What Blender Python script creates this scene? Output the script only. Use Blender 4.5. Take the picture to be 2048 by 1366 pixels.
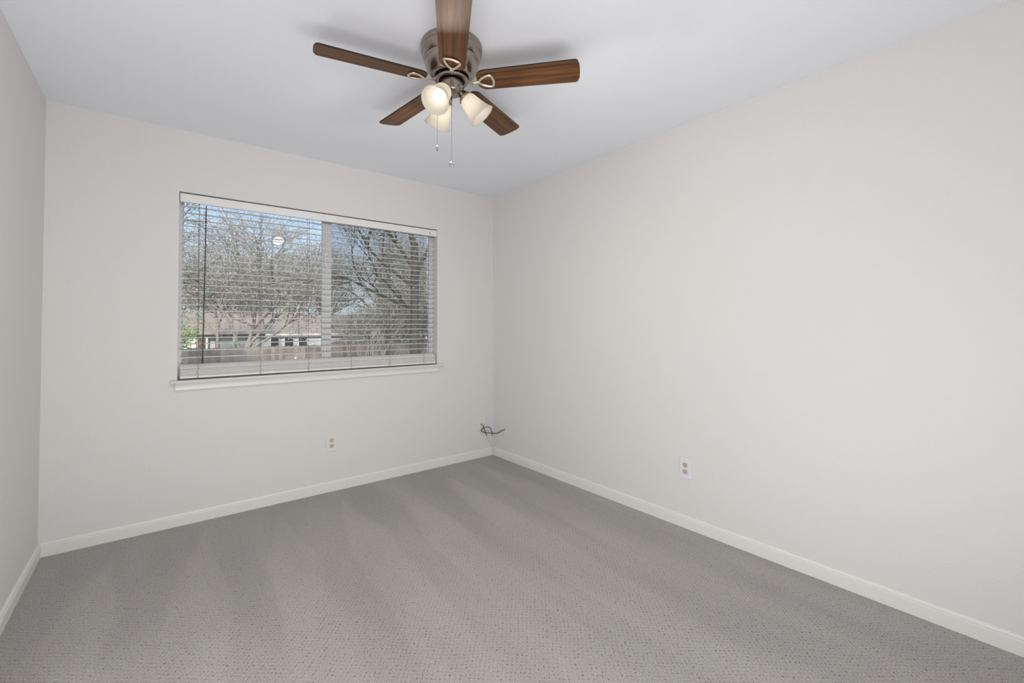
import bpy, bmesh, math, random
from mathutils import Vector, Matrix
sc = bpy.context.scene
C = sc.collection
for o in list(bpy.data.objects): bpy.data.objects.remove(o)
R = math.radians
PI = math.pi
random.seed(7)

# ------------------------------------------------------------------ camera
def camera():
    yaw, pitch, roll, f = 0.673338, 0.021014, -0.003052, 886.31
    F = Vector((math.sin(yaw)*math.cos(pitch), math.cos(yaw)*math.cos(pitch), math.sin(pitch)))
    r0 = Vector((math.cos(yaw), -math.sin(yaw), 0)); u0 = r0.cross(F)
    c, s = math.cos(roll), math.sin(roll)
    r = c*r0 + s*u0; u = -s*r0 + c*u0
    cam = bpy.data.cameras.new('camera'); ob = bpy.data.objects.new('camera', cam); C.objects.link(ob)
    ob.matrix_world = Matrix(((r.x, u.x, -F.x, -2.49306), (r.y, u.y, -F.y, -3.41354), (r.z, u.z, -F.z, 1.21536), (0, 0, 0, 1)))
    cam.sensor_width = 36; cam.lens = f/2048*36; cam.shift_y = -(683-633.11)/2048
    cam.clip_start = 0.02; cam.clip_end = 300
    sc.camera = ob
camera()

# ------------------------------------------------------------------ sky, sun, lights, exposure
def world():
    w = bpy.data.worlds.new('sky'); sc.world = w; w.use_nodes = True
    nt = w.node_tree; nt.nodes.clear()
    out = nt.nodes.new('ShaderNodeOutputWorld'); bg = nt.nodes.new('ShaderNodeBackground')
    tc = nt.nodes.new('ShaderNodeTexCoord'); sep = nt.nodes.new('ShaderNodeSeparateXYZ')
    rp = nt.nodes.new('ShaderNodeValToRGB')
    e = rp.color_ramp.elements
    e[0].position = 0.0; e[0].color = (0.80, 0.92, 1.0, 1)
    e[1].position = 0.55; e[1].color = (0.16, 0.25, 0.44, 1)
    x = e.new(0.10); x.color = (0.66, 0.83, 1.0, 1)
    x = e.new(0.24); x.color = (0.46, 0.65, 0.98, 1)
    nt.links.new(tc.outputs['Generated'], sep.inputs[0]); nt.links.new(sep.outputs['Z'], rp.inputs[0])
    nt.links.new(rp.outputs[0], bg.inputs[0]); nt.links.new(bg.outputs[0], out.inputs[0])
    bg.inputs[1].default_value = 1.15
world()
def lamp(name, kind, energy, color, loc, rot, **kw):
    l = bpy.data.lights.new(name, kind); l.energy = energy; l.color = color
    for k, v in kw.items(): setattr(l, k, v)
    o = bpy.data.objects.new(name, l); C.objects.link(o); o.location = loc; o.rotation_euler = rot
    return o
# sun stands behind the house: it lights the garden, not the room
lamp('sun', 'SUN', 4.6, (1.0, 0.90, 0.77), (0, -10, 12), (R(52), 0, R(-28)), angle=R(3))
# two added unseen area fills, low behind the camera and along the left wall
lamp('fill_light', 'AREA', 31.0, (0.985, 0.985, 0.99), (-2.05, -3.60, 0.36), (R(128), 0, R(-10)), shape='RECTANGLE', size=1.7, size_y=0.62)
lamp('fill_light', 'AREA', 14.0, (0.985, 0.985, 0.99), (-2.90, -2.35, 0.36), (R(128), 0, R(-80)), shape='RECTANGLE', size=2.2, size_y=0.62)
BULB = 2.3; BEAM = 3.2
sc.view_settings.view_transform = 'Standard'; sc.view_settings.look = 'None'
sc.view_settings.gamma = 1.0; sc.view_settings.use_curve_mapping = False
sc.view_settings.exposure = 0.05

# ------------------------------------------------------------------ helpers
def lin(r, g, b):
    f = lambda c: (c/255/12.92 if c/255 <= 0.04045 else ((c/255+0.055)/1.055)**2.4)
    return (f(r), f(g), f(b), 1)
class NT:
    def __init__(s, name):
        s.m = bpy.data.materials.new(name); s.m.use_nodes = True; s.t = s.m.node_tree
        s.p = s.t.nodes['Principled BSDF']; s.out = s.t.nodes['Material Output']
    def n(s, typ, **kw):
        x = s.t.nodes.new(typ)
        for k, v in kw.items(): setattr(x, k, v)
        return x
    def l(s, a, b): s.t.links.new(a, b)
    def put(s, sock, v):
        if isinstance(v, (int, float)): sock.default_value = v
        elif isinstance(v, tuple): sock.default_value = v
        else: s.l(v, sock)
    def math(s, op, a, b=0.0, c=None):
        x = s.n('ShaderNodeMath', operation=op); s.put(x.inputs[0], a); s.put(x.inputs[1], b)
        if c is not None: s.put(x.inputs[2], c)
        return x.outputs[0]
    def mix(s, fac, a, b):
        x = s.n('ShaderNodeMix', data_type='RGBA'); s.put(x.inputs[0], fac); s.put(x.inputs[6], a); s.put(x.inputs[7], b)
        return x.outputs[2]
    def obj(s): return s.n('ShaderNodeTexCoord').outputs['Object']
    def mapping(s, v, scale=(1, 1, 1), rot=(0, 0, 0)):
        x = s.n('ShaderNodeMapping'); s.l(v, x.inputs[0]); x.inputs['Scale'].default_value = scale; x.inputs['Rotation'].default_value = rot
        return x.outputs[0]
    def noise(s, v, scale, detail=2.0, rough=0.5):
        x = s.n('ShaderNodeTexNoise'); s.l(v, x.inputs['Vector']); x.inputs['Scale'].default_value = scale
        x.inputs['Detail'].default_value = detail; x.inputs['Roughness'].default_value = rough
        return x.outputs['Fac']
    def ramp(s, v, lo, hi):
        x = s.n('ShaderNodeMapRange'); x.interpolation_type = 'SMOOTHSTEP'; s.put(x.inputs[0], v); s.put(x.inputs[1], lo); s.put(x.inputs[2], hi)
        return x.outputs[0]
    def bump(s, h, strength, dist):
        x = s.n('ShaderNodeBump'); s.l(h, x.inputs['Height']); x.inputs['Strength'].default_value = strength; x.inputs['Distance'].default_value = dist
        s.l(x.outputs[0], s.p.inputs['Normal'])
    def base(s, v): s.put(s.p.inputs['Base Color'], v)
    def set(s, **kw):
        for k, v in kw.items(): s.p.inputs[k.replace('_', ' ')].default_value = v
def simple(name, col, rough=0.5, metal=0.0, vary=0.0, scale=30.0, bump=0.0, bscale=200.0, spec=0.5):
    m = NT(name); m.set(Roughness=rough, Metallic=metal); m.p.inputs['Specular IOR Level'].default_value = spec
    if vary:
        n = m.noise(m.obj(), scale, 3.0)
        d = tuple(c*(1-vary) for c in col[:3])+(1,); h = tuple(min(1, c*(1+vary)) for c in col[:3])+(1,)
        m.base(m.mix(n, d, h))
    else: m.base(col)
    if bump: m.bump(m.noise(m.obj(), bscale, 2.0), bump, 0.002)
    return m.m

class MB:
    """collects shapes of one part, then links them as one mesh object"""
    def __init__(s): s.v = []; s.f = []; s.sm = []; s.mi = []; s.M = Matrix(); s.cur = 0
    def add(s, vs, fs, smooth=False):
        b = len(s.v); s.v += [tuple(s.M @ Vector(p)) for p in vs]
        s.f += [tuple(b+i for i in f) for f in fs]; s.sm += [smooth]*len(fs); s.mi += [s.cur]*len(fs)
    def box(s, x0, x1, y0, y1, z0, z1):
        s.add([(x0,y0,z0),(x1,y0,z0),(x1,y1,z0),(x0,y1,z0),(x0,y0,z1),(x1,y0,z1),(x1,y1,z1),(x0,y1,z1)],
              [(0,3,2,1),(4,5,6,7),(0,1,5,4),(1,2,6,5),(2,3,7,6),(3,0,4,7)])
    def rings(s, rs, closed=False, caps=True, smooth=True):
        n = len(rs[0]); vs = [p for r in rs for p in r]; fs = []
        m = len(rs)
        for i in range(m if closed else m-1):
            a, b = i*n, ((i+1) % m)*n
            for j in range(n): fs.append((a+j, a+(j+1) % n, b+(j+1) % n, b+j))
        s.add(vs, fs, smooth)
        if caps and not closed:
            s.add(rs[0], [tuple(range(n))[::-1]]); s.add(rs[-1], [tuple(range(n))])
    def tube(s, pts, r, n=8, closed=False, flat=1.0):
        pts = [Vector(p) for p in pts]; m = len(pts); rad = r if isinstance(r, (list, tuple)) else [r]*m
        rs = []; prev = None
        for i, p in enumerate(pts):
            a = pts[(i-1) % m] if (closed or i > 0) else p; b = pts[(i+1) % m] if (closed or i < m-1) else p
            t = (b-a).normalized() if (b-a).length > 1e-9 else Vector((0, 0, 1))
            if prev is None:
                ref = Vector((0, 0, 1)) if abs(t.z) < 0.9 else Vector((1, 0, 0)); x = t.cross(ref).normalized()
            else:
                x = (prev - t*prev.dot(t)); x = x.normalized() if x.length > 1e-6 else t.orthogonal().normalized()
            prev = x; y = t.cross(x)
            rs.append([p + rad[i]*(math.cos(2*PI*k/n)*x + flat*math.sin(2*PI*k/n)*y) for k in range(n)])
        s.rings(rs, closed)
    def lathe(s, prof, n=48, caps=True):
        rs = [[(r*math.cos(2*PI*k/n), r*math.sin(2*PI*k/n), z) for k in range(n)] for r, z in prof]
        s.rings(rs, caps=caps)
    def prism(s, poly, z0, z1):
        n = len(poly)
        s.add([(x, y, z0) for x, y in poly]+[(x, y, z1) for x, y in poly],
              [tuple(range(n))[::-1], tuple(range(n, 2*n))]+[(i, (i+1) % n, n+(i+1) % n, n+i) for i in range(n)])
    def profile(s, prof, a, b, axis):
        """closed profile swept straight between two places; prof given as (out, z)"""
        n = len(prof)
        A = [axis(o, z, a) for o, z in prof]; B = [axis(o, z, b) for o, z in prof]
        s.add(A+B, [tuple(range(n)), tuple(range(2*n-1, n-1, -1))]+[(i, n+i, n+(i+1) % n, (i+1) % n) for i in range(n)])
    def build(s, name, mats, parent=None, bevel=0.0, seg=2):
        me = bpy.data.meshes.new(name); me.from_pydata(s.v, [], s.f); me.update()
        mats = mats if isinstance(mats, (list, tuple)) else [mats]
        for m in mats: me.materials.append(m)
        me.polygons.foreach_set('use_smooth', s.sm); me.polygons.foreach_set('material_index', s.mi)
        if len(s.f) < 20000:
            bm = bmesh.new(); bm.from_mesh(me); bmesh.ops.recalc_face_normals(bm, faces=bm.faces); bm.to_mesh(me); bm.free()
        o = bpy.data.objects.new(name, me); C.objects.link(o)
        if parent is not None: o.parent = parent
        if bevel:
            b = o.modifiers.new('bevel', 'BEVEL'); b.width = bevel; b.segments = seg; b.limit_method = 'ANGLE'; b.angle_limit = R(40)
        return o
def tag(o, label=None, cat=None, group=None, kind=None):
    if label: o['label'] = label
    if cat: o['category'] = cat
    if group: o['group'] = group
    if kind: o['kind'] = kind
    return o
def thing(name, loc, label, cat, rz=0, group=None):
    o = bpy.data.objects.new(name, None); C.objects.link(o); o.location = loc; o.rotation_euler.z = rz; o.empty_display_size = 0.05
    return tag(o, label, cat, group)

# ------------------------------------------------------------------ materials
def m_wall(name, col):
    m = NT(name); m.set(Roughness=0.6); m.p.inputs['Specular IOR Level'].default_value = 0.3
    v = m.obj(); m.base(m.mix(m.noise(v, 1.3, 2.0), tuple(c*0.985 for c in col[:3])+(1,), col))
    m.bump(m.math('ADD', m.noise(v, 95.0, 2.0), m.math('MULTIPLY', m.noise(v, 38.0, 1.0), 0.7)), 0.36, 0.0025)
    return m.m
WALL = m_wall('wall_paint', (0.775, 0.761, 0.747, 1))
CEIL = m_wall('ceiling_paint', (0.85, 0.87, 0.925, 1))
TRIM = simple('trim_paint', (0.83, 0.82, 0.80, 1), 0.35, bump=0.05, bscale=60)
def m_carpet():
    m = NT('loop_carpet'); m.set(Roughness=0.95); m.p.inputs['Specular IOR Level'].default_value = 0.1
    v = m.obj()
    wob = m.n('ShaderNodeTexNoise'); m.l(v, wob.inputs['Vector']); wob.inputs['Scale'].default_value = 5.0; wob.inputs['Detail'].default_value = 2.0
    vm = m.n('ShaderNodeVectorMath', operation='SCALE'); m.l(wob.outputs['Color'], vm.inputs[0]); vm.inputs[3].default_value = 0.03
    va = m.n('ShaderNodeVectorMath', operation='ADD'); m.l(v, va.inputs[0]); m.l(vm.outputs[0], va.inputs[1])
    jit = m.n('ShaderNodeTexNoise'); m.l(v, jit.inputs['Vector']); jit.inputs['Scale'].default_value = 75.0; jit.inputs['Detail'].default_value = 1.0
    js = m.n('ShaderNodeVectorMath', operation='SCALE'); m.l(jit.outputs['Color'], js.inputs[0]); js.inputs[3].default_value = 0.011
    vb = m.n('ShaderNodeVectorMath', operation='ADD'); m.l(va.outputs[0], vb.inputs[0]); m.l(js.outputs[0], vb.inputs[1])
    g = m.mapping(vb.outputs[0], (1/0.0165, 1/0.0165, 1), (0, 0, R(40.8)))
    sp = m.n('ShaderNodeSeparateXYZ'); m.l(g, sp.inputs[0])
    du = m.math('ABSOLUTE', m.math('SUBTRACT', m.math('FRACT', sp.outputs[0]), 0.5))
    dv = m.math('ABSOLUTE', m.math('SUBTRACT', m.math('FRACT', sp.outputs[1]), 0.5))
    lu = m.ramp(du, 0.40, 0.5); lv = m.ramp(dv, 0.40, 0.5)
    pit = m.math('MULTIPLY', m.ramp(du, 0.31, 0.47), m.ramp(dv, 0.31, 0.47))
    rnd = m.ramp(m.noise(v, 46.0, 4.0, 0.7), 0.42, 0.66)
    line = m.math('MULTIPLY', m.math('MAXIMUM', lu, lv), m.math('ADD', 0.05, m.math('MULTIPLY', rnd, 0.30)))
    hole = m.math('MULTIPLY', pit, m.math('ADD', 0.14, m.math('MULTIPLY', rnd, 0.95)))
    dark = m.math('MINIMUM', m.math('ADD', line, hole), 1.0)
    fib = m.ramp(m.noise(v, 210.0, 4.0, 0.75), 0.22, 0.78)
    # vacuum tracks: the pile lies over in wedges that start at the window wall
    so = m.n('ShaderNodeSeparateXYZ'); m.l(v, so.inputs[0])
    X, Y = so.outputs[0], so.outputs[1]
    nz = m.noise(v, 2.2, 2.0)
    s1 = m.math('ADD', m.math('MULTIPLY', X, 1/0.40), m.math('ADD', m.math('MULTIPLY', Y, -0.22), m.math('MULTIPLY', nz, 0.28)))
    tri = m.math('MULTIPLY', m.math('ABSOLUTE', m.math('SUBTRACT', m.math('FRACT', s1), 0.5)), 2.0)
    wid = m.math('MULTIPLY', m.math('ADD', Y, 0.16), -0.85)
    wedge = m.ramp(m.math('SUBTRACT', m.math('MINIMUM', wid, 0.62), tri), -0.04, 0.14)
    fade = m.ramp(Y, -3.2, -0.5)
    wedge = m.math('MULTIPLY', wedge, m.math('ADD', 0.35, m.math('MULTIPLY', fade, 0.65)))
    st = m.noise(m.mapping(v, (3.2, 0.8, 1), (0, 0, R(-24))), 1.0, 2.0)
    tone = m.math('ADD', m.math('MULTIPLY', wedge, 0.075), m.math('MULTIPLY', m.ramp(st, 0.35, 0.65), 0.10))
    col = m.mix(m.math('MULTIPLY', fib, 1.0), (0.26, 0.25, 0.24, 1), (0.64, 0.622, 0.602, 1))
    hsv = m.n('ShaderNodeHueSaturation'); m.l(col, hsv.inputs['Color']); m.l(m.math('ADD', 0.93, tone), hsv.inputs['Value'])
    m.base(m.mix(m.math('MULTIPLY', dark, 0.75), hsv.outputs[0], (0.085, 0.078, 0.072, 1)))
    m.bump(m.math('ADD', m.math('MULTIPLY', dark, -1.0), m.math('MULTIPLY', fib, 0.25)), 0.5, 0.004)
    return m.m
CARPET = m_carpet()
VINYL = simple('white_vinyl', (0.86, 0.87, 0.89, 1), 0.35)
SLAT = simple('white_slat', (0.86, 0.85, 0.835, 1), 0.45, vary=0.04, scale=14)
CORD = simple('blind_cord', (0.19, 0.175, 0.16, 1), 0.8)
WAND = simple('smoky_wand', (0.05, 0.045, 0.04, 1), 0.25)
BLACK = simple('black_rubber', (0.018, 0.016, 0.015, 1), 0.5)
PLATE = simple('white_plate', (0.80, 0.80, 0.82, 1), 0.3)
PLATE2 = simple('ivory_plate', (0.80, 0.78, 0.75, 1), 0.35)
TAN = simple('almond_receptacle', (0.60, 0.53, 0.47, 1), 0.4)
DARK = simple('dark_slot', (0.03, 0.026, 0.023, 1), 0.6)
BRASS = simple('brass', (0.55, 0.42, 0.20, 1), 0.35, 1.0)
STEEL = simple('steel', (0.45, 0.44, 0.43, 1), 0.3, 1.0)
WCORD = simple('white_cable', (0.74, 0.72, 0.69, 1), 0.5)
def m_nickel():
    m = NT('brushed_nickel'); m.set(Metallic=1.0, Roughness=0.24)
    v = m.mapping(m.obj(), (1, 1, 60))
    m.base(m.mix(m.noise(v, 9.0, 2.0), (0.30, 0.255, 0.215, 1), (0.40, 0.345, 0.295, 1)))
    return m.m
NICKEL = m_nickel()
SILVER = simple('polished_nickel', (0.74, 0.68, 0.60, 1), 0.18, 1.0)
def m_wood():
    m = NT('walnut_blade'); m.set(Roughness=0.5)
    v = m.obj(); s = m.mapping(v, (1.6, 42, 42))
    a = m.noise(s, 1.0, 5.0, 0.62); b = m.noise(m.mapping(v, (7, 150, 150)), 1.0, 2.0)
    c = m.mix(m.ramp(a, 0.30, 0.68), lin(50, 26, 9), lin(120, 77, 35))
    m.base(m.mix(m.math('MULTIPLY', m.ramp(b, 0.45, 0.8), 0.5), c, lin(58, 28, 12)))
    return m.m
WOOD = m_wood()
WEDGE = simple('dark_blade_edge', (0.012, 0.007, 0.004, 1), 0.5)
def m_opal():
    m = NT('opal_glass'); m.set(Roughness=0.4); m.base((0.84, 0.82, 0.76, 1))
    tr = m.n('ShaderNodeBsdfTranslucent'); tr.inputs[0].default_value = (1.0, 0.95, 0.85, 1)
    mx = m.n('ShaderNodeMixShader'); mx.inputs[0].default_value = 0.55
    m.l(m.p.outputs[0], mx.inputs[1]); m.l(tr.outputs[0], mx.inputs[2]); m.l(mx.outputs[0], m.out.inputs[0])
    return m.m
OPAL = m_opal()
def m_emit(name, col, s):
    m = NT(name); e = m.n('ShaderNodeEmission'); e.inputs[0].default_value = col; e.inputs[1].default_value = s
    m.l(e.outputs[0], m.out.inputs[0]); return m.m
GLOW = m_emit('lit_bulb', (1.0, 0.95, 0.88, 1), BULB)
def m_glass():
    m = NT('window_glass'); t = m.n('ShaderNodeBsdfTransparent'); t.inputs[0].default_value = (0.97, 0.985, 0.98, 1)
    g = m.n('ShaderNodeBsdfGlossy'); g.inputs['Roughness'].default_value = 0.0
    fr = m.n('ShaderNodeFresnel'); fr.inputs[0].default_value = 1.45
    mx = m.n('ShaderNodeMixShader'); m.l(fr.outputs[0], mx.inputs[0]); m.l(t.outputs[0], mx.inputs[1]); m.l(g.outputs[0], mx.inputs[2])
    m.l(mx.outputs[0], m.out.inputs[0]); return m.m
GLASS = m_glass()
def m_screen():
    m = NT('insect_mesh'); t = m.n('ShaderNodeBsdfTransparent')
    m.base((0.16, 0.16, 0.155, 1)); m.set(Roughness=0.8)
    mx = m.n('ShaderNodeMixShader'); mx.inputs[0].default_value = 0.24
    m.l(t.outputs[0], mx.inputs[1]); m.l(m.p.outputs[0], mx.inputs[2]); m.l(mx.outputs[0], m.out.inputs[0]); return m.m
SCREEN = m_screen()
def leafmat(name, col, vary=0.35):
    m = NT(name); m.set(Roughness=0.7); v = m.obj()
    n = m.noise(v, 9.0, 2.0)
    c = m.mix(m.ramp(n, 0.3, 0.7), tuple(c*(1-vary) for c in col[:3])+(1,), tuple(min(1, c*(1+vary)) for c in col[:3])+(1,))
    m.base(c)
    tr = m.n('ShaderNodeBsdfTranslucent'); m.l(c, tr.inputs[0])
    mx = m.n('ShaderNodeMixShader'); mx.inputs[0].default_value = 0.35
    m.l(m.p.outputs[0], mx.inputs[1]); m.l(tr.outputs[0], mx.inputs[2]); m.l(mx.outputs[0], m.out.inputs[0]); return m.m
BARK = simple('grey_bark', (0.34, 0.30, 0.27, 1), 0.9, vary=0.3, scale=8)
DBARK = simple('dark_bark', (0.13, 0.115, 0.10, 1), 0.9, vary=0.3, scale=8)
PALE = simple('pale_twig', (0.62, 0.58, 0.52, 1), 0.8)

# ------------------------------------------------------------------ room shell
W, H, YR = 2.9796, 2.44, -3.75
WX0, WX1, WZ0, WZ1 = -2.40, -0.60, 0.872, 2.056     # window opening
TH = 0.15
def shell():
    m = MB(); m.box(-W, 0, YR, 0, -0.1, 0); tag(m.build('floor', CARPET), kind='structure')
    m = MB(); m.box(-W-TH, TH, YR-TH, TH, H, H+0.15); tag(m.build('ceiling', CEIL), kind='structure')
    m = MB(); m.box(-W-TH, -W, YR-TH, TH, -0.1, H); tag(m.build('wall_left', WALL), kind='structure')
    m = MB(); m.box(0, TH, YR-TH, TH, -0.1, H); tag(m.build('wall_right', WALL), kind='structure')
    m = MB()
    xs = [-W, WX0, WX1, 0]; zs = [-0.1, WZ0, WZ1, H]
    for i in range(3):
        for j in range(3):
            if i == 1 and j == 1: continue
            m.box(xs[i], xs[i+1], 0, TH, zs[j], zs[j+1])
    o = m.build('wall_back', WALL); tag(o, kind='structure')
    bm = bmesh.new(); bm.from_mesh(o.data); bmesh.ops.remove_doubles(bm, verts=bm.verts, dist=1e-5)
    seen = {}; kill = []
    for f in bm.faces:
        k = tuple(sorted(v.index for v in f.verts))
        if k in seen: kill += [f, seen[k]]
        else: seen[k] = f
    bmesh.ops.delete(bm, geom=kill, context='FACES'); bm.to_mesh(o.data); bm.free()
    m = MB(); m.box(-W, 0, YR-TH, YR, -0.1, H)
    tag(m.build('wall_rear', WALL), kind='structure')
    # baseboards: ogee top over two fine grooves and a flat face
    hb, t = 0.073, 0.013
    pr = [(0, 0), (t, 0), (t, 0.046), (t-0.0022, 0.0475), (t-0.0022, 0.0492), (t, 0.0505), (t-0.0006, 0.055), (t-0.003, 0.0572),
          (t-0.003, 0.059), (t-0.0018, 0.062), (t-0.003, 0.067), (t-0.006, 0.0712), (t-0.009, hb), (0, hb)]
    m = MB(); m.profile(pr, -W, 0, lambda o, z, a: (a, -o, z)); tag(m.build('baseboard_back', TRIM), kind='structure')
    m = MB(); m.profile(pr, YR, 0, lambda o, z, a: (-o, a, z)); tag(m.build('baseboard_right', TRIM), kind='structure')
    m = MB(); m.profile(pr, YR, 0, lambda o, z, a: (-W+o, a, z)); tag(m.build('baseboard_left', TRIM), kind='structure')
shell()

# ------------------------------------------------------------------ window with frame, sashes, panes, screen, sill
def window():
    root = tag(bpy.data.objects.new('window_1', None), kind='structure'); C.objects.link(root)
    y0, y1 = 0.082, 0.135
    zb, zt = WZ0+0.013, WZ1
    m = MB()
    m.box(WX0, WX0+0.022, y0, y1, zb, zt); m.box(WX1-0.022, WX1, y0, y1, zb, zt)
    m.box(WX0+0.022, WX1-0.022, y0, y1, zt-0.028, zt); m.box(WX0+0.022, WX1-0.022, y0, y1, zb, zb+0.03)
    m.build('window_frame', VINYL, root, 0.002)
    def sash(name, a, b, ya, yb, wl, wr, top):
        m = MB(); z0, z1 = zb+0.03, zt-0.028
        m.box(a, a+wl, ya, yb, z0, z1); m.box(b-wr, b, ya, yb, z0, z1)
        m.box(a+wl, b-wr, ya, yb, z1-top, z1); m.box(a+wl, b-wr, ya, yb, z0, z0+0.03)
        s = m.build(name, VINYL, root, 0.0025)
        g = MB(); yc = (ya+yb)/2; g.box(a+wl-0.004, b-wr+0.004, yc-0.002, yc+0.002, z0+0.026, z1-top+0.004); g.build('pane', GLASS, s)
        return s
    sash('fixed_sash', WX0+0.022, -1.497, 0.108, 0.130, 0.006, 0.030, 0.006)
    s = sash('sliding_sash', -1.531, WX1-0.022, 0.084, 0.106, 0.066, 0.014, 0.022)
    m = MB(); m.box(-1.512, -1.503, 0.076, 0.084, 0.94, 1.98); m.build('pull_rail', VINYL, s, 0.002)
    for z in (1.72, 1.055):
        l = MB(); l.box(-1.520, -1.500, 0.069, 0.084, z-0.055, z+0.055); lo = l.build('latch', VINYL, s, 0.004)
        for dz in (0.026, -0.026, -0.006):
            q = MB(); q.M = Matrix.Translation((-1.506, 0.0685, z+dz)) @ Matrix.Rotation(PI/2, 4, 'X'); q.lathe([(0.0028, 0), (0.0028, 0.0012)], 10); q.build('screw', DARK, lo)
    m = MB(); m.box(-1.47, WX1-0.03, 0.1385, 0.1395, zb+0.03, zt-0.03); m.build('insect_screen', SCREEN, root)
    # sill board with rounded nose, cove and apron
    m = MB(); ps = [(0.028, 0.872)]+[(0.030+0.0065*math.cos(a), 0.8785+0.0065*math.sin(a)) for a in [R(-80), R(-45), 0, R(45), R(80)]]+[(0.028, 0.885), (-0.078, 0.885), (-0.078, 0.872)]
    m.profile(ps[:7]+[(0.0, 0.885), (0.0, 0.872)], -2.433, -0.548, lambda o, z, a: (a, -o, z))
    m.box(WX0, WX1, 0, 0.082, 0.872, 0.885)
    m.build('window_sill', TRIM, root)
    m = MB(); pa = [(0, 0.872), (0.026, 0.872), (0.024, 0.866), (0.018, 0.858), (0.0145, 0.851), (0.0135, 0.846), (0.0165, 0.8435), (0.0165, 0.828), (0.013, 0.8235), (0, 0.8235)]
    m.profile(pa, -2.409, -0.592, lambda o, z, a: (a, -o, z)); m.build('apron', TRIM, root)
window()

# ------------------------------------------------------------------ blind
LX = [-2.296, -1.948, -1.642, -1.337, -1.029, -0.726]
def blind():
    root = thing('window_blind', (0, 0, 0), 'white horizontal slat blind lowered over the wide window, spare slats piled on the sill', 'blind')
    yc, tilt = 0.047, R(3.6); x0, x1 = -2.386, -0.612
    m = MB(); m.box(-2.396, -0.604, 0.004, 0.012, 1.995, 2.0475)
    m.box(-2.396, -2.390, 0.012, 0.05, 1.995, 2.0475); m.box(-0.610, -0.604, 0.012, 0.05, 1.995, 2.0475)
    v = m.build('valance', SLAT, root, 0.0015)
    m = MB(); m.M = Matrix.Translation((-0.672, 0.0038, 2.0165)) @ Matrix.Rotation(PI/2, 4, 'X'); m.lathe([(0.0075, 0), (0.0075, 0.001), (0.004, 0.0022)], 16); m.build('clip', STEEL, v)
    m = MB(); m.box(x0, x1, 0.022, 0.072, 2.006, 2.052); m.build('headrail', SLAT, root, 0.001)
    # one slat: slightly crowned strip, with real thickness
    m = MB(); n = 6; hw, th = 0.025, 0.0028
    top = [(-hw+2*hw*i/n, 0.0016*(1-(2*i/n-1)**2)) for i in range(n+1)]
    pr = top+[(a, b-th) for a, b in top[::-1]]
    m.profile(pr, x0, x1, lambda o, z, a: (a, o*math.cos(tilt)-z*math.sin(tilt), z*math.cos(tilt)+o*math.sin(tilt)))
    first = m.build('slat', SLAT, root, 0.0006, 1)
    rnd = random.Random(4)
    hang = [1.9795-0.04145*k for k in range(24)]
    # a wavier spacing low down, as the slats hang
    for k in range(24): hang[k] += (0.0018*math.sin(k*2.1)) if k > 12 else 0
    stack = [0.9195+0.0081*k for k in range(7)]
    for i, z in enumerate(hang+stack):
        o = first if i == 0 else first.copy()
        if i: C.objects.link(o); o.parent = root
        o.location = (rnd.uniform(-0.0015, 0.0015), yc-(0.014 if i >= 24 else 0)+(rnd.uniform(-0.002, 0.002) if i >= 24 else 0), z)
        o.rotation_euler = (R(rnd.uniform(-0.5, 0.5))+(R(26) if i >= 24 else 0), 0, 0)
        if i >= 24: o['label'] = 'slat lying in the pile on the sill'
    m = MB(); m.box(x0, x1, yc-0.039, yc+0.013, 0.894, 0.907); br = m.build('bottom_rail', SLAT, root, 0.002)
    for x in LX:
        m = MB(); m.M = Matrix.Translation((x, yc-0.0395, 0.9005)) @ Matrix.Rotation(PI/2, 4, 'X'); m.lathe([(0.006, 0), (0.006, 0.001), (0.003, 0.002)], 14); m.build('cord_button', SLAT, br)
        m = MB()
        for dy in (-0.0275, 0.0275): m.tube([(x, yc+dy, 2.008), (x+0.001, yc+dy, 1.5), (x, yc+dy, 0.992)], 0.0011, 6)
        for z in hang: m.tube([(x, yc-0.0275, z-0.005), (x, yc+0.0275, z-0.0032)], 0.0006, 4)
        pts = [(x+0.0035*math.sin(k*1.9+x*7), yc-0.0425-0.002*math.cos(k*2.3), 0.992-0.0137*k) for k in range(8)]
        m.tube(pts, 0.0011, 6)
        m.build('ladder_cord', CORD, root)
    m = MB(); m.tube([(-2.262, 0.0125, 1.99), (-2.262, 0.010, 1.97), (-2.266, 0.006, 1.55), (-2.273, 0.001, 1.02)], [0.002, 0.0032, 0.0033, 0.0034], 8)
    m.tube([(-2.273, 0.001, 1.02), (-2.2735, 0.0005, 0.983)], [0.0052, 0.006], 8)
    m.build('tilt_wand', WAND, root)
blind()

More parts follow.
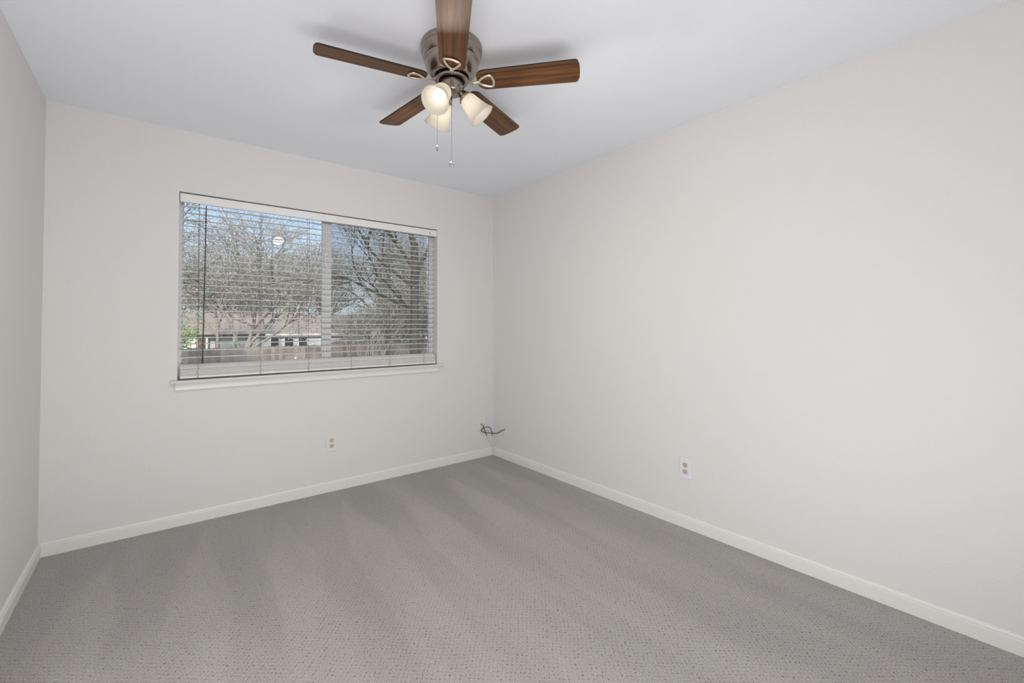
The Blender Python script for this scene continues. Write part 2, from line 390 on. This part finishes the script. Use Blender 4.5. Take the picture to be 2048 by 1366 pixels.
# ------------------------------------------------------------------ ceiling fan
def ceiling_fan():
    cx, cy = -1.5015, -1.753
    root = thing('ceiling_fan', (cx, cy, H), 'five-bladed walnut ceiling fan in brushed nickel with three lit opal shades', 'ceiling fan')
    D = lambda z: z-H
    m = MB(); m.lathe([(0.05, -0.0005), (0.1315, -0.0005), (0.1325, D(2.437)), (0.1325, D(2.4185)), (0.1300, D(2.4165)), (0.1298, D(2.4145)), (0.1318, D(2.412)), (0.1322, D(2.406)), (0.1305, D(2.400)), (0.1265, D(2.389)), (0.1195, D(2.378)), (0.1175, D(2.3755)), (0.05, D(2.3755))], 64)
    m.build('canopy', NICKEL, root)
    m = MB(); m.lathe([(0.05, D(2.3755)), (0.1175, D(2.3755)), (0.1195, D(2.371)), (0.1190, D(2.360)), (0.1155, D(2.346)), (0.108, D(2.328)), (0.097, D(2.313)), (0.084, D(2.3025)), (0.0765, D(2.299)), (0.0735, D(2.3015)), (0.072, D(2.312)), (0.03, D(2.314))], 64)
    m.build('motor_housing', NICKEL, root)
    m = MB(); m.lathe([(0.03, D(2.312)), (0.062, D(2.312)), (0.062, D(2.294)), (0.04, D(2.294))], 40); m.build('motor_core', BLACK, root)
    m = MB(); m.lathe([(0.056, D(2.2935)), (0.0705, D(2.2935)), (0.0715, D(2.2915)), (0.0715, D(2.2855)), (0.0695, D(2.2835)), (0.057, D(2.2835)), (0.0555, D(2.2855)), (0.0555, D(2.2915)), (0.056, D(2.2935))], 56, caps=False)
    m.build('flywheel', NICKEL, root)
    m = MB(); m.lathe([(0.02, D(2.300)), (0.0445, D(2.300)), (0.0470, D(2.288)), (0.0475, D(2.238)), (0.0460, D(2.2335)), (0.0400, D(2.2310)), (0.0385, D(2.2290)), (0.0250, D(2.2265)), (0.008, D(2.2260)), (0.0075, D(2.2225)), (0.002, D(2.2215))], 48)
    m.build('switch_housing', NICKEL, root)
    m = MB(); a = R(-20); m.M = Matrix.Translation((0.049*math.cos(a), 0.049*math.sin(a), D(2.262))); m.box(-0.003, 0.004, -0.003, 0.003, -0.004, 0.004); m.build('reverse_switch', BLACK, root, 0.001)
    # blade outline, radial along x
    def outline():
        p = []; r0, r1 = 0.1145, 0.5545; rc = 0.034
        h = lambda u: 0.0545+(u-0.15)/(r1-0.15)*0.0065
        for k in range(9):
            t = PI/2*k/8; p.append((r0+rc*1.15*(1-math.sin(t)), -(h(r0)-rc)-rc*math.cos(t)))
        p = p[::-1][::-1]
        left = [(r0+0.0385-0.0385*math.sin(PI/2*k/8), -(h(0.15)-0.034)-0.034*math.cos(PI/2*k/8)) for k in range(9)]
        right = [(x, -y) for x, y in left[::-1]]
        tip = []
        for k in range(7):
            t = PI/2*k/6; tip.append((r1-0.020+0.015*math.sin(t)-0.001, h(r1)-0.015+0.015*math.cos(t)))
        for k in range(1, 8):
            y = (h(r1)-0.015)*(1-2*k/8); tip.append((r1-0.006+0.006*(1-(y/h(r1))**2), y))
        for k in range(7):
            t = PI/2*k/6; tip.append((r1-0.020+0.015*math.cos(t)-0.001, -(h(r1)-0.015)-0.015*math.sin(t)))
        return left+right+tip
    pit = R(-11.8); zb = D(2.2755)
    blade0 = iron0 = None
    for i in range(5):
        az = R(239.71)+i*2*PI/5
        if blade0 is None:
            m = MB(); poly = outline(); n = len(poly); th = 0.0065
            m.add([(x, y, 0) for x, y in poly], [tuple(range(n))]); m.add([(x, y, th) for x, y in poly], [tuple(range(n))])
            m.cur = 1; m.add([(x, y, 0) for x, y in poly]+[(x, y, th) for x, y in poly], [(k, (k+1) % n, n+(k+1) % n, n+k) for k in range(n)], False)
            b = blade0 = m.build('blade', [WOOD, WEDGE], root)
            # blade iron: S-curved arm and open rounded-triangle loop below the blade
            m = MB(); zz = -0.0055
            loop = []
            ctr = [(0.1225, 0), (0.128, -0.010), (0.142, -0.021), (0.160, -0.029), (0.172, -0.0315), (0.179, -0.029), (0.183, -0.018), (0.1865, 0), (0.183, 0.018), (0.179, 0.029), (0.172, 0.0315), (0.160, 0.029), (0.142, 0.021), (0.128, 0.010)]
            N = len(ctr)
            for k in range(N):
                p0, p1, p2, p3 = [Vector((*ctr[(k+q-1) % N], 0)) for q in range(4)]
                for s in range(3):
                    t = s/3; loop.append(0.5*((2*p1)+(p2-p0)*t+(2*p0-5*p1+4*p2-p3)*t*t+(3*p1-p0-3*p2+p3)*t**3)+Vector((0, 0, zz)))
            m.tube(loop, 0.0067, 8, True, 0.75)
            m.tube([q*1.0+Vector((0, 0, -0.0035)) for q in loop], 0.0022, 6, True)
            m.tube([(0.060, 0, 0.0135), (0.070, 0.0, 0.012), (0.080, 0, 0.002), (0.092, 0, -0.0085), (0.106, 0, -0.0105), (0.118, 0, -0.0075), (0.126, 0, zz)], [0.007, 0.0072, 0.007, 0.0072, 0.008, 0.009, 0.0095], 10, False, 0.55)
            ir = iron0 = m.build('blade_iron', SILVER, root)
        else:
            b = blade0.copy(); C.objects.link(b); b.parent = root
            ir = iron0.copy(); C.objects.link(ir); ir.parent = root
        b.location = (0, 0, zb); ir.location = (0, 0, zb)
        b.rotation_mode = ir.rotation_mode = 'QUATERNION'
        q = (Matrix.Rotation(az, 4, 'Z') @ Matrix.Rotation(pit, 4, 'X')).to_quaternion()
        b.rotation_quaternion = q
        ir.rotation_quaternion = q
    # light kit
    tilt, rho, zo = R(47.02), 0.1336, D(2.1377)
    s0 = None
    prof = [(0.0235, 0.1065), (0.0285, 0.105), (0.033, 0.1005), (0.0365, 0.092), (0.0392, 0.078), (0.0425, 0.058), (0.0465, 0.037), (0.0520, 0.018), (0.0575, 0.005), (0.0606, 0.0)]
    for i in range(3):
        az = R(208.73)+i*2*PI/3
        h = Vector((math.cos(az), math.sin(az), 0)); nn = h*math.cos(tilt)-Vector((0, 0, 1))*math.sin(tilt)
        c = h*rho+Vector((0, 0, zo))
        back = -nn; side = Vector((-h.y, h.x, 0)); up = back.cross(side)
        M = Matrix(((side.x, up.x, back.x, c.x), (side.y, up.y, back.y, c.y), (side.z, up.z, back.z, c.z), (0, 0, 0, 1)))
        if s0 is None:
            m = MB(); m.lathe([(0.004, 0.1075), (0.027, 0.1075), (0.0285, 0.111), (0.027, 0.117), (0.020, 0.123), (0.018, 0.133), (0.014, 0.138), (0.004, 0.139)], 32)
            for k in range(3):
                t = k*2*PI/3+0.5; m.tube([(0.027*math.cos(t), 0.027*math.sin(t), 0.111), (0.034*math.cos(t), 0.034*math.sin(t), 0.111)], 0.0025, 8)
            hold = m.build('lamp_holder', NICKEL, root)
            m = MB(); inn = [(r-0.0026, z) for r, z in prof[::-1]]; inn[0] = (0.0582, 0.0003)
            rs = prof+inn
            m.lathe(rs+[prof[0]], 48, caps=False); sh = m.build('lamp_shade', OPAL, root)
            m = MB(); m.lathe([(0.0015, 0.0215), (0.011, 0.0235), (0.0195, 0.028), (0.0260, 0.0355), (0.0285, 0.0445), (0.0270, 0.054), (0.0215, 0.065), (0.0155, 0.076), (0.0135, 0.090), (0.0135, 0.104)], 32)
            bu = m.build('bulb', GLOW, root)
            s0 = (hold, sh, bu)
            objs = s0
        else:
            objs = []
            for o in s0:
                n2 = o.copy(); C.objects.link(n2); n2.parent = root; objs.append(n2)
        for o in objs: o.matrix_basis = M
        # the light each lamp throws out through its shade
        lo = lamp('lamp_beam', 'AREA', BEAM, (1.0, 0.93, 0.84), (0, 0, 0), (0, 0, 0), shape='DISK', size=0.10)
        lo.parent = root; lo.matrix_basis = M @ Matrix.Translation((0, 0, -0.002))
        m = MB(); e = c-nn*0.134
        m.tube([h*0.034+Vector((0, 0, D(2.245))), h*0.046+Vector((0, 0, D(2.2455))), e*0.6+(h*0.048+Vector((0, 0, D(2.2455))))*0.4, e+nn*0.004], 0.0085, 12)
        m.build('lamp_arm', NICKEL, root)
    # pull chains: beads merge into a fine line; two pendants
    def chain(x, y, zt, zb, face, spiral):
        m = MB(); m.tube([(x, y, D(zt)), (x, y, D(zt-0.018))], [0.0042, 0.0030], 10)
        m.tube([(x, y, D(zt-0.018)), (x, y, D(zb+0.011))], 0.00085, 6)
        ch = m.build('pull_chain', STEEL, root)
        m = MB(); m.M = Matrix.Translation((x, y, D(zb))) @ Matrix.Rotation(face, 4, 'Z') @ Matrix.Rotation(PI/2, 4, 'Y')
        m.lathe([(0.002, -0.0028), (0.0105, -0.0026), (0.0125, -0.001), (0.0125, 0.001), (0.0105, 0.0026), (0.002, 0.0028)], 28)
        for sgn in (-1, 1):
            m.tube([((0.0105-0.0095*k/40)*math.cos(k*0.33), (0.0105-0.0095*k/40)*math.sin(k*0.33), sgn*0.0030) for k in range(41)], 0.0011, 6)
        m.build('pendant', STEEL, ch)
    chain(-0.0495, 0.0395, 2.240, 1.992, R(160), True)
    chain(0.0255, 0.0425, 2.240, 1.938, R(235), True)
ceiling_fan()

# ------------------------------------------------------------------ outlets and cable
def outlet(loc, rz, label, pm):
    """front faces local -y"""
    root = thing('wall_outlet', loc, label, 'outlet', rz)
    m = MB(); m.box(-0.039, 0.039, -0.006, 0, -0.0625, 0.0625); m.build('plate', pm, root, 0.003, 3)
    for s in (1, -1):
        z = s*0.0200; r = 0.0172
        pl = []
        for k in range(36):
            t = 2*PI*k/36; pl.append((r*math.cos(t), max(-0.0142, min(0.0142, r*math.sin(t)))))
        m = MB(); m.M = Matrix.Translation((0, 0, z)) @ Matrix.Rotation(PI/2, 4, 'X'); m.prism(pl, 0.004, 0.0082); rc = m.build('receptacle', TAN, root, 0.0008, 2)
        for dx, hh in ((-0.0064, 0.0042), (0.0064, 0.0036)):
            m = MB(); m.box(dx-0.0013, dx+0.0013, -0.0086, -0.006, z+0.0035-hh, z+0.0035+hh); m.build('slot', DARK, rc)
        m = MB(); m.M = Matrix.Translation((0, 0, z-0.0075)) @ Matrix.Rotation(PI/2, 4, 'X'); m.lathe([(0.0026, 0.006), (0.0026, 0.0086)], 14); m.build('slot', DARK, rc)
    m = MB(); m.M = Matrix.Rotation(PI/2, 4, 'X'); m.lathe([(0.003, 0.005), (0.003, 0.0068), (0.001, 0.0072)], 12); m.build('screw', PLATE2, root)
outlet((-1.4826, 0, 0.3535), 0, 'off-white duplex outlet on the wall below the window', PLATE2)
outlet((0, -1.9620, 0.3550), R(-90), 'white duplex outlet on the bare right-hand wall', PLATE)
def cables():
    root = thing('cable_wall_plate', (-0.1425, 0, 0.3050), 'white coaxial wall plate in the corner right of the window', 'wall plate')
    m = MB(); m.box(-0.034, 0.034, -0.005, 0, -0.058, 0.058); m.build('plate', PLATE2, root, 0.0025, 3)
    m = MB(); m.M = Matrix.Rotation(PI/2, 4, 'X'); m.lathe([(0.0085, 0.004), (0.0085, 0.0075), (0.0055, 0.008), (0.0055, 0.017)], 6); m.build('connector', BRASS, root)
    for z in (0.042, -0.042):
        m = MB(); m.M = Matrix.Translation((0, 0, z)) @ Matrix.Rotation(PI/2, 4, 'X'); m.lathe([(0.003, 0.004), (0.003, 0.006), (0.001, 0.0065)], 12); m.build('screw', DARK, root)
    def spl(ctr, n=6):
        out = []; N = len(ctr)
        for k in range(N-1):
            p0, p1, p2, p3 = [Vector(ctr[max(0, min(N-1, k+q-1))]) for q in range(4)]
            for s in range(n):
                t = s/n; out.append(0.5*((2*p1)+(p2-p0)*t+(2*p0-5*p1+4*p2-p3)*t*t+(3*p1-p0-3*p2+p3)*t**3))
        out.append(Vector(ctr[-1])); return out
    m = MB(); m.tube(spl(CABLE_A), 0.0034, 8); a = m.build('coaxial_cable', BLACK)
    tag(a, 'short straight black coaxial lead hanging from the brass connector of the corner wall plate', 'cable')
    m = MB(); m.tube([CABLE_A[0], CABLE_A[1]], 0.0052, 10); m.build('plug', BRASS, a)
    m = MB(); m.tube(spl(CABLE_A2), 0.0030, 8); m.build('painted_end', WCORD, a)
    m = MB(); m.tube(spl(CABLE_B), 0.0031, 8); b = m.build('looped_cable', BLACK)
    tag(b, 'thin looped black cable running across the corner to the clip on the right-hand wall', 'cable')
    m = MB(); m.tube(spl(CABLE_B2), 0.0030, 8); m.build('painted_end', WCORD, b)
    c = thing('cable_clip', (0, -0.1745, 0.2660), 'small grey cable clip nailed to the right-hand wall near the corner', 'clip')
    m = MB(); m.box(-0.009, 0, -0.004, 0.004, -0.006, 0.002); m.build('clip_body', STEEL, c, 0.001)
    m = MB(); m.tube([(-0.005, 0, 0.002), (-0.006, 0, 0.018)], 0.0013, 8); m.build('nail', STEEL, c)
CABLE_A = [(-0.1425,-0.0165,0.3050),(-0.139,-0.030,0.296),(-0.128,-0.030,0.262),(-0.108,-0.028,0.222),(-0.094,-0.026,0.196)]
CABLE_A2 = [(-0.094,-0.026,0.196),(-0.066,-0.022,0.140),(-0.040,-0.020,0.098),(-0.026,-0.020,0.075),(-0.0195,-0.0195,0.045),(-0.019,-0.019,0.004)]
CABLE_B = [(-0.0085,-0.1745,0.262),(-0.012,-0.140,0.249),(-0.014,-0.105,0.226),(-0.018,-0.065,0.212),(-0.040,-0.034,0.212),(-0.070,-0.027,0.216),(-0.115,-0.026,0.225),(-0.148,-0.026,0.240),(-0.156,-0.026,0.254),(-0.140,-0.034,0.272),(-0.105,-0.040,0.280),(-0.070,-0.034,0.268),(-0.045,-0.028,0.240),(-0.033,-0.024,0.205),(-0.027,-0.022,0.185)]
CABLE_B2 = [(-0.027,-0.022,0.185),(-0.0235,-0.021,0.150),(-0.0225,-0.0205,0.110),(-0.0225,-0.0205,0.078)]
cables()

# ------------------------------------------------------------------ garden beyond the window
def garden():
    gz = -1.2
    LAWN = simple('dry_lawn', (0.20, 0.20, 0.09, 1), 0.9, vary=0.4, scale=3)
    m = MB(); m.add([(-40, 0.3, gz), (60, 0.3, gz), (60, 14, gz), (60, 90, -1.7), (-40, 90, -1.7), (-40, 14, gz)], [(0, 1, 2, 5), (5, 2, 3, 4)])
    tag(m.build('ground', LAWN), kind='structure')
    # picket fence of weathered boards
    cols = [simple('weathered_board', (0.31, 0.27, 0.245, 1), 0.9, vary=0.3, scale=6), simple('grey_board', (0.36, 0.32, 0.295, 1), 0.9, vary=0.3, scale=6), simple('brown_board', (0.255, 0.21, 0.185, 1), 0.9, vary=0.3, scale=6)]
    fe = thing('privacy_fence', (2.2, 14, gz), 'weathered grey board fence with dog-eared tops across the garden', 'fence')
    rnd = random.Random(3); m = MB(); x = -12.0
    while x < 13.5:
        w = 0.1215; h = 1.735+rnd.uniform(-0.02, 0.02); m.cur = rnd.choice((0, 0, 1, 1, 2)); y = rnd.uniform(-0.006, 0.006)
        m.M = Matrix.Translation((x-2.2, y, 0)) @ Matrix.Rotation(PI/2, 4, 'X')
        m.prism([(0, 0), (w, 0), (w, h-0.03), (w-0.028, h), (0.028, h), (0, h-0.03)], 0, 0.018)
        x += 0.1235
    m.build('fence_boards', cols, fe)
    for z in (0.35, 0.95, 1.5):
        m = MB(); m.box(-14.2, 11.3, 0.004, 0.044, z-0.045, z+0.045); m.build('rail', cols[0], fe)
    for k in range(10):
        m = MB(); m.box(-14.0+k*2.6, -13.91+k*2.6, 0.044, 0.134, 0, 1.7); m.build('post', cols[2], fe)
    # house behind the fence
    hx0, hx1, hy, g, ev = -3.6, 11.0, 24.0, -1.6, 0.82
    SID = simple('pale_siding', (0.70, 0.73, 0.76, 1), 0.7, vary=0.05); WHT = simple('white_paint', (0.86, 0.85, 0.82, 1), 0.6)
    SHG = simple('roof_shingle', (0.37, 0.32, 0.285, 1), 0.9, vary=0.22, scale=5); FAS = simple('dark_fascia', (0.06, 0.06, 0.062, 1), 0.7)
    WIN = simple('dark_pane', (0.05, 0.06, 0.065, 1), 0.15); BRN = simple('brown_wood', (0.16, 0.115, 0.09, 1), 0.8, vary=0.3)
    ho = thing('house', (1.3, hy, g), 'low pale house with a grey shingle roof behind the fence', 'house')
    L = lambda X: X-1.3
    m = MB(); m.box(L(hx0), L(hx1), 0, 5.5, 0, ev-g); m.build('wall', SID, ho)
    m = MB(); e = 0.2; zt = 1.98-g; z0 = ev-g
    A = [(L(hx0)-e, -e, z0), (L(hx1)+e, -e, z0), (L(hx1)+e, 5.5+e, z0), (L(hx0)-e, 5.5+e, z0), (L(hx0)+2.2, 2.6, zt), (L(hx1)-2.2, 2.6, zt), (L(hx1)-2.2, 2.9, zt), (L(hx0)+2.2, 2.9, zt)]
    m.add(A, [(0, 1, 5, 4), (1, 2, 6, 5), (2, 3, 7, 6), (3, 0, 4, 7), (4, 5, 6, 7), (0, 3, 2, 1)]); m.build('roof', SHG, ho)
    m = MB(); m.box(L(-0.96), L(2.02), -e-0.05, -e, z0-0.13, z0-0.002); m.build('fascia', FAS, ho)
    m = MB(); m.box(L(2.05), L(hx1)+e, -e-0.03, -e, z0-0.10, z0-0.002); m.build('fascia', WHT, ho)
    def win(a, b, za, zb, mat):
        m = MB(); m.box(L(a)-0.05, L(b)+0.05, -0.05, 0, za-g-0.05, zb-g+0.05); f = m.build('window', WHT, ho)
        m = MB(); m.box(L(a), L(b), -0.07, -0.05, za-g, zb-g); m.build('pane', mat, f)
    for a, b in ((2.36, 2.73), (3.05, 3.48), (3.78, 4.2)): win(a, b, -0.2, 0.58, WIN)
    m = MB(); m.box(L(-0.93), L(-0.66), -0.2, 0, 0, ev-g-0.12); m.build('side_door', BRN, ho)
    m = MB(); m.box(L(-3.4), L(-1.0), -0.06, 0, 0, ev-g-0.02); m.build('white_wall', WHT, ho)
    for a in (-0.62, -0.20, 0.55, 1.20):
        m = MB(); m.box(L(a), L(a)+0.10, -e, -e+0.1, 0, ev-g-0.12); m.build('porch_post', BRN if a in (-0.2, 1.2) else WHT, ho)
    # white diagonal lattice screen
    m = MB()
    for s in (1, -1):
        for k in range(-14, 15):
            m.M = Matrix.Translation((L(1.50)+k*0.085, -0.24-0.012*s, 1.75)) @ Matrix.Rotation(s*PI/4, 4, 'Y'); m.box(-0.016, 0.016, -0.005, 0.005, -0.62, 0.62)
    bmx = MB(); la = m.build('lattice', WHT, ho)
    bm = bmesh.new(); bm.from_mesh(la.data)
    for co, no in (((L(1.23), 0, 0), (-1, 0, 0)), ((L(1.78), 0, 0), (1, 0, 0)), ((0, 0, 2.18), (0, 0, 1)), ((0, 0, 1.45), (0, 0, -1))):
        bmesh.ops.bisect_plane(bm, geom=bm.verts[:]+bm.edges[:]+bm.faces[:], plane_co=co, plane_no=no, clear_outer=True)
    bm.to_mesh(la.data); bm.free()
    # low shed at the right of the house
    sh = thing('garden_shed', (6.3, 20.6, -1.5), 'low shingled shed roof right of the pale house', 'shed')
    m = MB(); m.box(-1.4, 2.6, 0, 2.2, 0, 1.55); m.build('wall', BRN, sh)
    m = MB(); m.add([(-1.75, -0.3, 1.5), (2.9, -0.3, 1.5), (2.9, 2.5, 1.5), (-1.75, 2.5, 1.5), (-0.6, 1.1, 2.15), (2.0, 1.1, 2.15)], [(0, 1, 5, 4), (1, 2, 5), (2, 3, 4, 5), (3, 0, 4), (0, 3, 2, 1)]); m.build('roof', SHG, sh)
    # two thin white posts in front of the fence
    for X, hgt in ((1.06, 1.35), (1.38, 1.02)):
        m = MB(); m.M = Matrix.Translation((X, 12.5, gz)); m.lathe([(0.025, 0), (0.025, hgt), (0.032, hgt+0.005), (0.032, hgt+0.03), (0.01, hgt+0.05)], 12)
        tag(m.build('garden_post', WHT), ('taller' if hgt > 1.2 else 'shorter')+' of two thin white posts in front of the board fence', 'post')
garden()

def branchtree(rnd, base, spec, twig, leafn, leafs, spread, up=0.25, lvl=4):
    """returns branch mesh builder and list of leaf faces; spec: list of (direction, length, radius) limbs rising from the base"""
    br = MB(); lv = []; lf = []
    def leaf(p, s):
        a = Vector((rnd.gauss(0, 1), rnd.gauss(0, 1), rnd.gauss(0, 1))).normalized(); b = a.orthogonal().normalized()
        t = rnd.uniform(0, 2*PI); c = a.cross(b); d = b*math.cos(t)+c*math.sin(t); n = a.cross(d)
        k = len(lv); s *= rnd.uniform(0.6, 1.3)
        lv.extend([tuple(p-d*s), tuple(p+n*s*0.5), tuple(p+d*s), tuple(p-n*s*0.5)]); lf.append((k, k+1, k+2, k+3))
    def grow(p, d, ln, r, l, wob=1.0):
        n = 4 if l > 1 else 3; pts = [p.copy()]; rad = [r]
        for i in range(n):
            d = (d+Vector((rnd.gauss(0, .16), rnd.gauss(0, .16), rnd.gauss(0, .13)+up*0.10))*wob).normalized()
            p = p+d*ln/n; pts.append(p.copy()); rad.append(r*(1-(0.55 if wob else 0.25)*(i+1)/n))
        br.tube(pts, rad, 6 if l > 2 else (4 if l > 0 else 3))
        if l <= 1 and wob:
            for _ in range(leafn):
                q = pts[rnd.randrange(1, len(pts))]; leaf(q+Vector((rnd.gauss(0, spread), rnd.gauss(0, spread), rnd.gauss(0, spread))), leafs)
        if l == 0 or not wob: return
        for k in range(twig[l]):
            t = rnd.uniform(0.3, 1.0); i = min(n-1, int(t*n)); q = pts[i].lerp(pts[i+1], t*n-i)
            a = d.orthogonal().normalized(); a = Matrix.Rotation(rnd.uniform(0, 2*PI), 3, d) @ a
            nd = (d*rnd.uniform(0.45, 1.0)+a*rnd.uniform(0.5, 1.0)+Vector((0, 0, up*0.4))).normalized()
            grow(q, nd, ln*rnd.uniform(0.5, 0.78), max(0.004, r*rnd.uniform(0.35, 0.55)), l-1)
    for i, (o, d, ln, r, l) in enumerate(spec): grow(Vector(o), Vector(d).normalized(), ln, r, l, 0.0 if l == 9 else 1.0)
    return br, lv, lf
def tree(name, loc, label, spec, twig, leafn, leafs, spread, bark, lm, seed, up=0.25, group=None, cat='tree'):
    rnd = random.Random(seed)
    br, lv, lf = branchtree(rnd, None, spec, twig, leafn, leafs, spread, up)
    root = thing(name, loc, label, cat, 0, group)
    br.build('branches', bark, root)
    if lf:
        me = bpy.data.meshes.new('foliage'); me.from_pydata(lv, [], lf); me.materials.append(lm)
        o = bpy.data.objects.new('foliage', me); C.objects.link(o); o.parent = root
    return root
def trees():
    OLV = leafmat('olive_leaf', (0.54, 0.53, 0.45, 1)); GRY = leafmat('grey_leaf', (0.60, 0.585, 0.55, 1)); GRN = leafmat('green_leaf', (0.34, 0.40, 0.24, 1))
    LIM = leafmat('lime_leaf', (0.33, 0.50, 0.10, 1)); DUS = leafmat('dusky_leaf', (0.54, 0.53, 0.46, 1))
    # many-stemmed tree before the house
    tree('spring_tree', (0.30, 18.5, -1.3), 'many-stemmed tree in sparse spring leaf before the pale house',
         [((0, 0, 0), (0, 0, 1), 1.5, 0.15, 9), ((0.02, 0, 1.2), (0.10, 0, 1), 3.5, 0.095, 4), ((0, 0, 1.3), (0.55, 0.1, 1), 3.1, 0.08, 4), ((0, 0, 1.2), (-0.32, 0, 1), 3.0, 0.075, 4), ((0, 0, 1.3), (0.95, -0.1, 0.8), 2.9, 0.06, 4)],
         {4: 5, 3: 5, 2: 4, 1: 3}, 8, 0.035, 0.10, BARK, OLV, 11)
    tree('spring_tree', (-0.55, 18.8, -1.3), 'slender pale-leaved tree left of the many-stemmed tree',
         [((0, 0, 0), (0.0, 0, 1), 2.7, 0.075, 9), ((0, 0, 2.6), (-0.05, 0, 1), 2.4, 0.055, 4), ((0, 0, 2.1), (-0.5, 0.1, 1), 1.9, 0.04, 4), ((0, 0, 2.4), (0.4, 0, 1), 1.8, 0.04, 4)],
         {4: 5, 3: 5, 2: 4, 1: 3}, 7, 0.035, 0.10, BARK, GRY, 5)
    # near tree whose crown comes in at the left edge of the window
    tree('leafy_tree', (-3.9, 9.2, -1.1), 'near leafy tree reaching in at the upper left of the window',
         [((0, 0, 0), (0.03, 0, 1), 3.3, 0.14, 9), ((0.08, 0, 2.4), (0.45, 0, 1), 2.4, 0.10, 4), ((0.1, 0, 2.2), (0.75, 0.1, 0.7), 1.9, 0.08, 4), ((0.1, 0, 3.0), (0.5, -0.2, 1.2), 2.2, 0.08, 4), ((0.1, 0, 2.5), (-0.3, 0.2, 1), 2.2, 0.08, 3)],
         {4: 5, 3: 5, 2: 4, 1: 3}, 7, 0.024, 0.10, DBARK, GRN, 21)
    # big tree at the right with heavy arching limbs
    tree('oak_tree', (4.20, 10.2, -1.2), 'big dark-trunked tree with arching limbs at the right of the window',
         [((0, 0, 0), (0.0, 0, 1), 5.2, 0.16, 9), ((0, 0, 5.0), (-0.03, 0, 1), 2.4, 0.10, 4), ((0, 0, 3.0), (-0.8, 0.2, 0.42), 2.8, 0.07, 4), ((0, 0, 4.3), (-1.0, 0, 0.75), 3.0, 0.07, 4), ((0, 0, 3.7), (-0.9, 0.3, 0.6), 2.8, 0.06, 4), ((0, 0, 2.9), (-0.9, -0.2, 0.5), 2.0, 0.05, 3), ((0, 0, 3.6), (0.5, 0.3, 1.0), 2.4, 0.09, 4)],
         {4: 4, 3: 4, 2: 4, 1: 3}, 4, 0.035, 0.12, DBARK, DUS, 31, up=0.05)
    # grove behind
    specs = [(4.8, 32, 9.2, 'grey-leaved tree rising over the middle of the roof', GRY, 41, 6), (7.6, 33, 11.6, 'tall olive-leaved tree behind the shed roof', OLV, 42, 6),
             (12.0, 32, 12.8, 'broad dusky tree behind the arching tree', DUS, 43, 7), (16.5, 31, 13.2, 'farthest right tree of the grove behind the fence', DUS, 44, 7),
             (0.8, 36.5, 13.4, 'tall grey tree left of centre behind the pale house', GRY, 51, 7), (3.4, 36, 13.4, 'tall olive tree behind the middle of the pale house', OLV, 52, 7),
             (2.0, 42, 9.8, 'distant grey tree over the ridge of the pale house', GRY, 45, 5), (-2.0, 37, 8.4, 'distant low tree left of the pale house roof', GRY, 46, 4),
             (8.2, 17.6, 5.8, 'lower olive tree between the shed and the fence', OLV, 47, 7), (10.2, 20.5, 7.4, 'dusky tree beyond the right end of the fence', DUS, 48, 7), (-9.0, 31, 9.0, 'grey tree standing far left behind the board fence', GRY, 53, 5), (-14.5, 33, 10.0, 'olive tree at the far left end of the board fence', OLV, 54, 5), (6.1, 17.8, 5.0, 'young olive tree between the fence and the shed', OLV, 49, 6)]
    for X, Y, hh, lab, lm, sd, ln in specs:
        rnd = random.Random(sd); sp = [((0, 0, 0), (0, 0, 1), hh*0.34, hh*0.016, 9)]
        for k in range(6):
            a = k*PI/3+rnd.uniform(-.3, .3); t = rnd.uniform(0.25, 0.75)
            sp.append(((0, 0, hh*rnd.uniform(0.16, 0.30)), (t*math.cos(a), t*math.sin(a), 1), hh*rnd.uniform(0.30, 0.42), hh*0.011, 4))
        tree('grove_tree', (X, Y, -1.6), lab, sp, {4: 4, 3: 5, 2: 3, 1: 3}, ln, 0.055, 0.17, BARK, lm, sd)
    # bright shrub at the left, pale arching shrub at the right
    rnd = random.Random(9); sp = [((rnd.gauss(0, .12), rnd.gauss(0, .12), 0), (rnd.gauss(0, .32), rnd.gauss(0, .3), 1), 1.5, 0.03, 3) for _ in range(9)]
    tree('lime_shrub', (-2.5, 16.0, -1.25), 'bright lime-green shrub at the lower left of the window', sp, {3: 4, 2: 4, 1: 2}, 22, 0.038, 0.10, BARK, LIM, 61, cat='shrub')
    rnd = random.Random(12); m = MB()
    for k in range(22):
        p = Vector((rnd.gauss(0, .25), rnd.gauss(0, .25), 0)); d = Vector((rnd.uniform(-.45, .5), rnd.uniform(-.3, .3), 1)).normalized(); pts = [p.copy()]
        for s in range(9):
            d = (d+Vector((rnd.gauss(0.03, .10), rnd.gauss(0, .08), -0.05 if s > 4 else 0.02))).normalized(); p = p+d*rnd.uniform(0.30, 0.42); pts.append(p.copy())
            if s > 2 and rnd.random() < 0.5:
                e = (d+Vector((rnd.gauss(0, .6), rnd.gauss(0, .5), rnd.gauss(-.1, .4)))).normalized(); m.tube([p, p+e*0.25, p+e*0.5+Vector((0, 0, -0.08))], [0.006, 0.005, 0.003], 3)
        m.tube(pts, [0.013-0.001*i for i in range(len(pts))], 4)
    root = thing('bare_shrub', (3.1, 11.3, -1.2), 'bare shrub of pale arching twigs before the fence', 'shrub'); m.build('stems', PALE, root)
trees()
